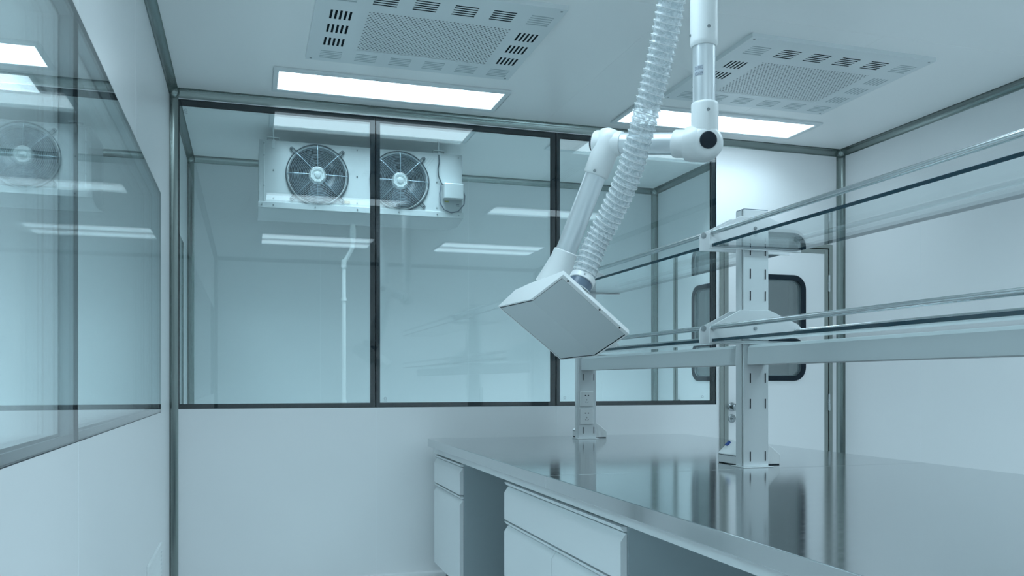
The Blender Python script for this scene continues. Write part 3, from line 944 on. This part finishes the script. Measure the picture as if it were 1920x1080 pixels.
def socket_box(yf, label, tab, x0=1.957):
    root = thing('bench_socket_box', (2.035, yf, BZ), label, 'socket box', 'sloped socket boxes behind the rack posts')
    iv = Matrix.Translation(-Vector(root.location))
    x1 = 2.15
    p = [(x0, yf, BZ + .003), (x1, yf, BZ + .003), (x1, yf, BZ + .042), (x1 - .068, yf, BZ + .094), (x0 + .060, yf, BZ + .094), (x0, yf, BZ + .042)]
    o = MB().prism(p, (0, .18, 0)).build('box_body', M_PLAST, root, bevel=.002); o.matrix_parent_inverse = iv
    o = MB().box(x0 + .004, x1 - .004, yf + .003, yf + .177, BZ, BZ + .003).build('shadow_gap', M_CAP, root); o.matrix_parent_inverse = iv
    # hinged flap outline on the sloping left face
    o = MB().box(x0 - .0008, x0 + .0015, yf + .01, yf + .17, BZ + .036, BZ + .0385).build('flap_joint', M_CAP, root); o.matrix_parent_inverse = iv
    if tab:
        o = MB().prism([(x0 + .034, yf + .155, BZ + .072), (x0 + .050, yf + .155, BZ + .086), (x0 + .046, yf + .155, BZ + .092), (x0 + .029, yf + .155, BZ + .077)], (0, .016, 0)).build('blue_tab', M_BLUE, root)
        o.matrix_parent_inverse = iv
socket_box(3.155, 'sloped white socket box with a blue tab, behind the near rack post', True)
socket_box(5.0, 'sloped white socket box behind the far rack post', False, 1.99)

# shelf bracket plates, rods, glass and beams
def bracket(yp, zg, label, th=.006):
    x0, x1 = 1.766, 2.192
    P = [(x0, zg - .008), (x1, zg - .008), (x1, zg + .060), (x1 - .012, zg + .074), (2.045, zg + .125 + .004), (1.908, zg + .125 + .004), (x0 + .018, zg + .066), (x0 + .006, zg + .060), (x0, zg + .050)]
    o = MB().prism([(a, yp, b) for a, b in P], (0, th, 0)).build('shelf_bracket', M_POWDER, bevel=.0015)
    tag(o, label, 'bracket', 'trapezoid shelf bracket plates')
    s_ = MB()
    for a, b in (((1.975, zg + .082), (1.975, zg + .055)) if yp < 3.1 else ()):
        s_.lathe((a, yp, b), (0, -1, 0), [(0, .0075), (.003, .007), (.004, .004), (.0035, .001)], 14)
    if yp < 3.1: build_each(s_, 'bolt', M_SCREW, o)
    else: s_.bm.free()
    f = MB()
    f.lathe((1.783, yp, zg + .056), (0, -1, 0), [(0, .012), (.002, .012), (.002, .009)], 18)
    f.lathe((2.170, yp, zg + .046), (0, -1, 0), [(0, .012), (.002, .012), (.002, .009)], 18)
    build_each(f, 'rod_socket', M_CHROME, o)
    return o
ZL, ZU = 1.362, 1.742
NEAR, FAR = 3.052, 4.90
for zg, nm in ((ZL, 'lower'), (ZU, 'upper')):
    bracket(NEAR + .020, zg, '%s trapezoid shelf bracket, front plate on the near post' % nm)
    bracket(3.150, zg, '%s trapezoid shelf bracket, rear plate on the near post' % nm)
    bracket(FAR - .01, zg, '%s trapezoid shelf bracket on the far post, behind the hood' % nm)
for zg, nm in ((ZL, 'lower'), (ZU, 'upper')):
    for (a, b, seg) in ((0.55, NEAR + .019, 'near'), (3.158, FAR - .012, 'far')):
        where = 'nearest the camera' if seg == 'near' else 'between the posts'
        g = MB(); g.use(M_SHELF)
        x0, x1, z0, z1 = 1.776, 2.176, zg - .002, zg + .010
        for z_ in (z0, z1): g.quad((x0, a, z_), (x1, a, z_), (x1, b, z_), (x0, b, z_))
        g.use(M_EDGE)
        g.quad((x0, a, z0), (x0, b, z0), (x0, b, z1), (x0, a, z1)); g.quad((x1, a, z0), (x1, b, z0), (x1, b, z1), (x1, a, z1))
        g.quad((x0, a, z0), (x1, a, z0), (x1, a, z1), (x0, a, z1)); g.quad((x0, b, z0), (x1, b, z0), (x1, b, z1), (x0, b, z1))
        tag(g.build('glass_shelf', M_SHELF, sharp=10), '%s clear glass shelf with a dark green edge, %s' % (nm, where), 'shelf', 'clear glass shelves of the bench rack')
        for x_, zo, side in ((1.783, .056, 'left'), (2.170, .046, 'right')):
            tag(MB().cyl((x_, a, zg + zo), (x_, b, zg + zo), .0100, 16).build('guard_rail', M_CHROME, sharp=60),
                'steel rod on the %s edge of the %s shelf, %s' % (side, nm, where), 'rail', 'steel guard rods of the glass shelves')
for a, b, where in ((0.55, 3.084, 'from the near post towards the camera'), (3.150, 4.918, 'between the two rack posts')):
    m = MB()
    zb_, zt = 1.268, 1.350
    m.prism([(1.945, a, zb_), (2.03, a, zb_), (2.03, a, zt), (1.955, a, zt), (1.945, a, zt - .012)], (0, b - a, 0))
    tag(m.build('cross_beam', M_POWDER, bevel=.003), 'white box beam under the lower glass shelf, running %s' % where, 'beam', 'white beams of the bench rack')

# ================================================================= EXTRACTION ARM
arm = thing('extraction_arm', (1.465, 2.585, H), 'jointed white and aluminium extraction arm hanging from the ceiling', 'extraction arm')
iv_a = Matrix.Translation(-Vector(arm.location))
def A_(mb, name, m, parent=None, **k):
    o = mb.build(name, m, parent or arm, **k)
    if parent is None: o.matrix_parent_inverse = iv_a
    return o
V = Vector
P0 = V((1.465, 2.585, H))
J1 = V((1.468, 2.585, 1.998))
J2 = V((1.225, 2.836, 2.046))
hd = (J2 - J1).normalized()
# forward direction of the pivots, roughly towards the viewer
A_(MB().cyl((P0.x, P0.y, H), (P0.x, P0.y, H - .02), .11, 40), 'ceiling_flange', M_PLAST, bevel=.003)
s1 = A_(MB().lathe(P0, (0, 0, -1), [(.0, .046), (.560, .046), (.570, .0455), (.578, .041), (.578, .037)], 36), 'upper_sleeve', M_PLAST, sharp=50)
A_(MB().lathe(P0, (0, 0, -1), [(.50, .0375), (.80, .0375)], 36), 'tube', M_TUBE)
low = MB()
low.lathe((J1.x, J1.y, 2.135), (0, 0, -1), [(0, .040), (.003, .0445), (.010, .0455), (.125, .0455)], 36)
pv = V((-.28, -.95, 0)).normalized()          # pivot axis of the first joint
# rounded elbow housing
low.lathe(J1 - pv * .048, pv, [(0, .02), (.004, .040), (.014, .052), (.030, .058), (.066, .058), (.082, .052), (.092, .040), (.096, .022)], 36)
low.lathe(J1 - hd * .004, hd, [(0, .050), (.022, .060), (.050, .060), (.066, .056)], 36)
A_(low, 'elbow_housing', M_PLAST, sharp=50)
low = MB().lathe(J1 + hd * .062, hd, [(0, .047), (.040, .047), (.044, .045), (.044, .038)], 36)
A_(low, 'joint_collar', M_PLAST, sharp=50)
A_(MB().lathe(J1 + pv * .047, pv, [(0, .0285), (.006, .0285), (.009, .026), (.010, .02), (.010, .001)], 32), 'joint_cap', M_CAP, sharp=50)
A_(MB().cyl(J1 + hd * .09, J2 - hd * .02, .0375, 36), 'tube', M_TUBE)
K = V((1.075, 2.955, 1.590))
ld = (K - J2).normalized()
e2 = MB()
pv2 = (hd * .93 + V((0, 0, .0))).normalized()
e2.lathe(J2 - hd * .058, hd, [(0, .034), (.004, .041), (.050, .046), (.100, .046), (.106, .044)], 36)
e2.lathe(J2 - ld * .050, ld, [(0, .022), (.010, .040), (.030, .050), (.060, .050), (.085, .047), (.165, .045), (.170, .040)], 36)
A_(e2, 'elbow_housing', M_PLAST, sharp=50)
A_(MB().lathe(J2 + hd * .040, hd, [(0, .024), (.014, .028), (.022, .027), (.024, .001)], 28), 'joint_cap', M_CAP, sharp=50)
A_(MB().cyl(J2 + ld * .09, J2 + ld * .42, .0375, 36), 'tube', M_TUBE)
A_(MB().lathe(J2 + ld * .405, ld, [(0, .040), (.003, .044), (.03, .045), (.10, .058), (.135, .066)], 36), 'lower_sleeve', M_PLAST, sharp=50)
sc_ = MB()
tocam = (V((0, 0, 1.3)) - J1); tocam.z = 0; tocam.normalize()
side = V((tocam.y, -tocam.x, 0))
for c_, ax, r_, ang in ((V((P0.x, P0.y, 2.375)), 0, .046, .35), (V((P0.x, P0.y, 2.36)), 0, .046, -1.3), (V((J1.x, J1.y, 2.10)), 0, .0455, .25)):
    dd = tocam * math.cos(ang) - side * math.sin(ang)
    sc_.lathe(c_ + dd * (r_ - .001), dd, [(0, .0055), (.003, .0055), (.004, .003), (.003, .001)], 12)
dd = (tocam - ld * tocam.dot(ld)).normalized()
sc_.lathe(J2 + ld * .11 + dd * .044, dd, [(0, .0055), (.004, .0055), (.005, .001)], 12)
build_each(sc_, 'screw', M_SCREW, arm, iv_a)
# rating label on the vertical tube: two pale stickers with rows of fine print
lab = MB(); lab.use(M_LABEL)
def tube_patch(mb, z0, z1, a0, a1, r, n=8):
    c_ = V((P0.x, P0.y, 0))
    for k in range(n):
        b0, b1 = a0 + (a1-a0)*k/n, a0 + (a1-a0)*(k+1)/n
        q0 = c_ + (tocam*math.cos(b0) - side*math.sin(b0))*r; q1 = c_ + (tocam*math.cos(b1) - side*math.sin(b1))*r
        mb.quad((q0.x, q0.y, z0), (q1.x, q1.y, z0), (q1.x, q1.y, z1), (q0.x, q0.y, z1))
tube_patch(lab, 2.218, 2.252, -.95, -.05, .0378)
lab.use(M_INK)
for z_ in (2.247, 2.243, 2.239, 2.228, 2.224, 2.220):
    random.seed(int(z_ * 1000))
    a = -.9
    while a < -.12:
        L_ = random.uniform(.03, .10); tube_patch(lab, z_ - .0011, z_ + .0011, a, min(a + L_, -.1), .0380, 2); a += L_ + .03
A_(lab, 'rating_label', M_LABEL)

# ---------------------------------------------------------------- hood
B0 = V((1.0132, 2.7227, 1.5596))
e1 = V((-.5156, .703, -.4898)).normalized()
e3 = V((.8006, .1916, -.5678)); e3 = (e3 - e1 * e3.dot(e1)).normalized()
e2v = e3.cross(e1).normalized()
if e2v.z > 0: e2v = -e2v                       # e2 points out of the open face (down, to the viewer)
Lh = .339
def Hq(x, y, z): return B0 + e1*x + e2v*y + e3*z
prof = dict(B=(0, 0), F=(.153, 0), A=(.338, -.123), S=(.247, -.145), T=(0, -.024))
order = ['B', 'F', 'A', 'S', 'T']
hood = None
def H_(mb, name, m, **k):
    o = mb.build(name, m, hood, **k); o.matrix_parent_inverse = iv_h; return o
body = MB()
t_ = .0
body.prism([Hq(*prof[k], 0) for k in order], e3 * Lh)
hood = A_(body, 'exhaust_hood', M_PLAST, sharp=12, bevel=.0012)
hood['label'] = 'white boxy metal exhaust hood with a lining darkened as shade, tilted over the bench'
iv_h = Matrix.Identity(4)
# inner lining panels, set slightly proud inside the rim, with dark shadow gap
i_ = .010
lin = MB()
Fx, Fy = prof['F']; Ax, Ay = prof['A']
dFA = V((Ax - Fx, Ay - Fy)).normalized(); nFA = V((-dFA.y, dFA.x))
if nFA.y < 0: nFA = -nFA
def P2(x, y): return (x, y)
gap = MB()
g0 = .0006; g1 = .0014
def slab(mb, pa, pb, nrm, z0, z1, h0, h1):
    a = [Hq(pa[0] + nrm[0]*h, pa[1] + nrm[1]*h, z) for h in (h0,) for z in (z0, z1)]
    b = [Hq(pb[0] + nrm[0]*h0, pb[1] + nrm[1]*h0, z) for z in (z0, z1)]
    a2 = [Hq(pa[0] + nrm[0]*h1, pa[1] + nrm[1]*h1, z) for z in (z0, z1)]
    b2 = [Hq(pb[0] + nrm[0]*h1, pb[1] + nrm[1]*h1, z) for z in (z0, z1)]
    mb.hexa([a[0], b[0], b[1], a[1], a2[0], b2[0], b2[1], a2[1]])
pB = (.013, 0); pF = (Fx, 0); pF2 = (Fx, Fy); pA = (Ax - dFA.x*.008, Ay - dFA.y*.008)
slab(gap, pB, pF, (0, 1), .008, Lh - .007, 0, g0)
slab(gap, pF2, pA, nFA, .006, Lh - .006, 0, g0)
build_each(gap, 'shadow_gap', M_DARK, hood, iv_h)
slab(lin, pB, (Fx + .0002, 0), (0, 1), .009, Lh - .0115, 0, g1)
slab(lin, pF2, (pA[0] - dFA.x*.004, pA[1] - dFA.y*.004), nFA, .009, Lh - .0115, 0, g1)
build_each(lin, 'lining_panel', M_FACE, hood, iv_h)
sc_ = MB()
for z_ in (.03, .19, .295):
    sc_.lathe(Hq(.0065, .0002, z_), e2v, [(0, .0035), (.0012, .0035), (.0014, .0005)], 10)
build_each(sc_, 'screw', M_DARK, hood, iv_h)
# round spigot for the hose, on the back sheet
TS = V((prof['S'][0] - prof['T'][0], prof['S'][1] - prof['T'][1])); tsl = TS.length; TS = TS / tsl
nS = V((TS.y, -TS.x))
if nS.y > 0: nS = -nS
nW = (e1*nS.x + e2v*nS.y).normalized()
def back(al, be): return Hq(prof['T'][0] + TS.x*al, prof['T'][1] + TS.y*al, be)
c0 = back(.050, .108)
H_(MB().lathe(c0, nW, [(0, .050), (.004, .050), (.004, .043), (.0455, .043)], 36), 'spigot', M_GREY, sharp=50)
H_(MB().lathe(c0 + nW*.0001, nW, [(0, .056), (.003, .056)], 36), 'spigot_flange', M_HUB, sharp=50)
# mounting block joining arm and hood
ka = J2 + ld * .52
kb = back(.165, .06)
H_(MB().tube([ka, ka.lerp(kb, .5), kb - nW*.004], .035, 20), 'mounting_neck', M_PLAST, sharp=50)
H_(MB().hexa([back(.10, .0), back(.24, .0), back(.24, .16), back(.10, .16), back(.12, .01) + nW*.018, back(.22, .01) + nW*.018, back(.22, .14) + nW*.018, back(.12, .14) + nW*.018]), 'mounting_plate', M_PLAST, bevel=.002)

# ================================================================= RIBBED HOSE
hose = thing('flexible_hose', (1.24, 2.30, H), 'clear ribbed flexible air hose hanging from the ceiling to the hood', 'hose')
iv_s = Matrix.Translation(-Vector(hose.location))
def S_(mb, name, m, **k):
    o = mb.build(name, m, hose, **k); o.matrix_parent_inverse = iv_s; return o
HPTS = [(1.16, 2.819, 1.664), (1.185, 2.796, 1.725), (1.208, 2.747, 1.797), (1.224, 2.69, 1.87), (1.234, 2.634, 1.953), (1.24, 2.591, 2.033), (1.246, 2.547, 2.117), (1.254, 2.503, 2.206), (1.257, 2.46, 2.292), (1.252, 2.409, 2.379), (1.243, 2.36, 2.47), (1.238, 2.31, 2.59), (1.233, 2.29, 2.83), (1.233, 2.29, 2.9)]
def catmull(P, n):
    out = []
    P = [P[0]*2 - P[1]] + P + [P[-1]*2 - P[-2]]
    for i in range(1, len(P) - 2):
        for k in range(n):
            t = k / n
            a, b, c_, d_ = P[i-1], P[i], P[i+1], P[i+2]
            out.append(.5*((2*b) + (-a + c_)*t + (2*a - 5*b + 4*c_ - d_)*t*t + (-a + 3*b - 3*c_ + d_)*t*t*t))
    out.append(P[-2]); return out
start = c0 + nW * .068
cp = catmull([start] + [V(p) for p in HPTS], 40)
# resample evenly
def resample(P, step):
    out = [P[0]]; acc = 0
    for a, b in zip(P, P[1:]):
        L_ = (b - a).length
        while acc + L_ >= step:
            t = (step - acc) / L_; a = a.lerp(b, t); out.append(a.copy()); L_ = (b - a).length; acc = 0
        acc += L_
    return out
PITCH = .0215
path = resample(cp, PITCH / 8)
HR = .0385
i0 = int(.012 / (PITCH / 8))
def rf(i):
    ph = (i % 8) / 8
    if i < i0: return .043
    return HR + .0055 * (0.5 + 0.5*math.cos(2*PI*ph))
S_(MB().tube(path, HR, 40, rfun=lambda i: rf(i) if i > i0 else .0425), 'hose_wall', M_HOSE, sharp=80)
wire = MB()
ribs = MB()
for i in range(i0 + (8 - i0 % 8), len(path) - 1, 8):
    t = (path[i+1] - path[i-1]).normalized()
    tilt = (t + V((.10, 0, .0))).normalized()
    ribs.torus(path[i], tilt, HR + .0058, .0013, 40, 6)
build_each(ribs, 'wire_rib', M_WIRE, hose, iv_s, sharp=60)
S_(MB().lathe(start - nW*.022, nW, [(0, .0448), (.001, .0462), (.024, .0462), (.025, .0448)], 36), 'hose_clamp', M_PLAST, sharp=50)
scw = MB()
dd = (V((0, 0, 1.3)) - start).normalized(); dd = (dd - nW*dd.dot(nW)).normalized()
scw.lathe(start - nW*.010 + dd*.0458, dd, [(0, .003), (.003, .003), (.004, .001)], 10)
S_(scw, 'clamp_screw', M_SCREW)
top = path[-1]
S_(MB().lathe((top.x, top.y, H), (0, 0, -1), [(0, .075), (.006, .075), (.006, .048), (.06, .047)], 36), 'ceiling_collar', M_PLAST, sharp=50)

# ================================================================= RETURN AIR GRILLE (left wall, near the floor)
gr = thing('air_grille', (XL, 4.20, .02), 'small white louvred air grille low on the left wall by the corner', 'air grille')
iv_g = Matrix.Translation(-Vector(gr.location))
m = MB()
gy0, gy1, gz0, gz1 = 4.165, 4.775, .03, .375
for a in ((gy0, gy1, gz0, gz0 + .025), (gy0, gy1, gz1 - .025, gz1), (gy0, gy0 + .03, gz0 + .025, gz1 - .025), (gy1 - .03, gy1, gz0 + .025, gz1 - .025)):
    m.box(XL, XL + .012, *a)
o = m.build('grille_frame', M_PLAST, gr, bevel=.002); o.matrix_parent_inverse = iv_g
MB().box(XL + .0002, XL + .0008, gy0 + .02, gy1 - .02, gz0 + .02, gz1 - .02).build('louvre_shade', M_BLANK, gr).matrix_parent_inverse = iv_g  # grey sheet put in as the shade between the louvres
m = MB(); n = 15
for k in range(n):
    z_ = gz0 + .03 + (gz1 - gz0 - .06) * k / (n - 1)
    m.prism([(XL + .001, gy0 + .03, z_ + .009), (XL + .0115, gy0 + .03, z_ - .003), (XL + .0115, gy0 + .03, z_ - .0045), (XL + .001, gy0 + .03, z_ + .0075)], (0, gy1 - gy0 - .06, 0))
build_each(m, 'louvre', M_PLAST, gr, iv_g)
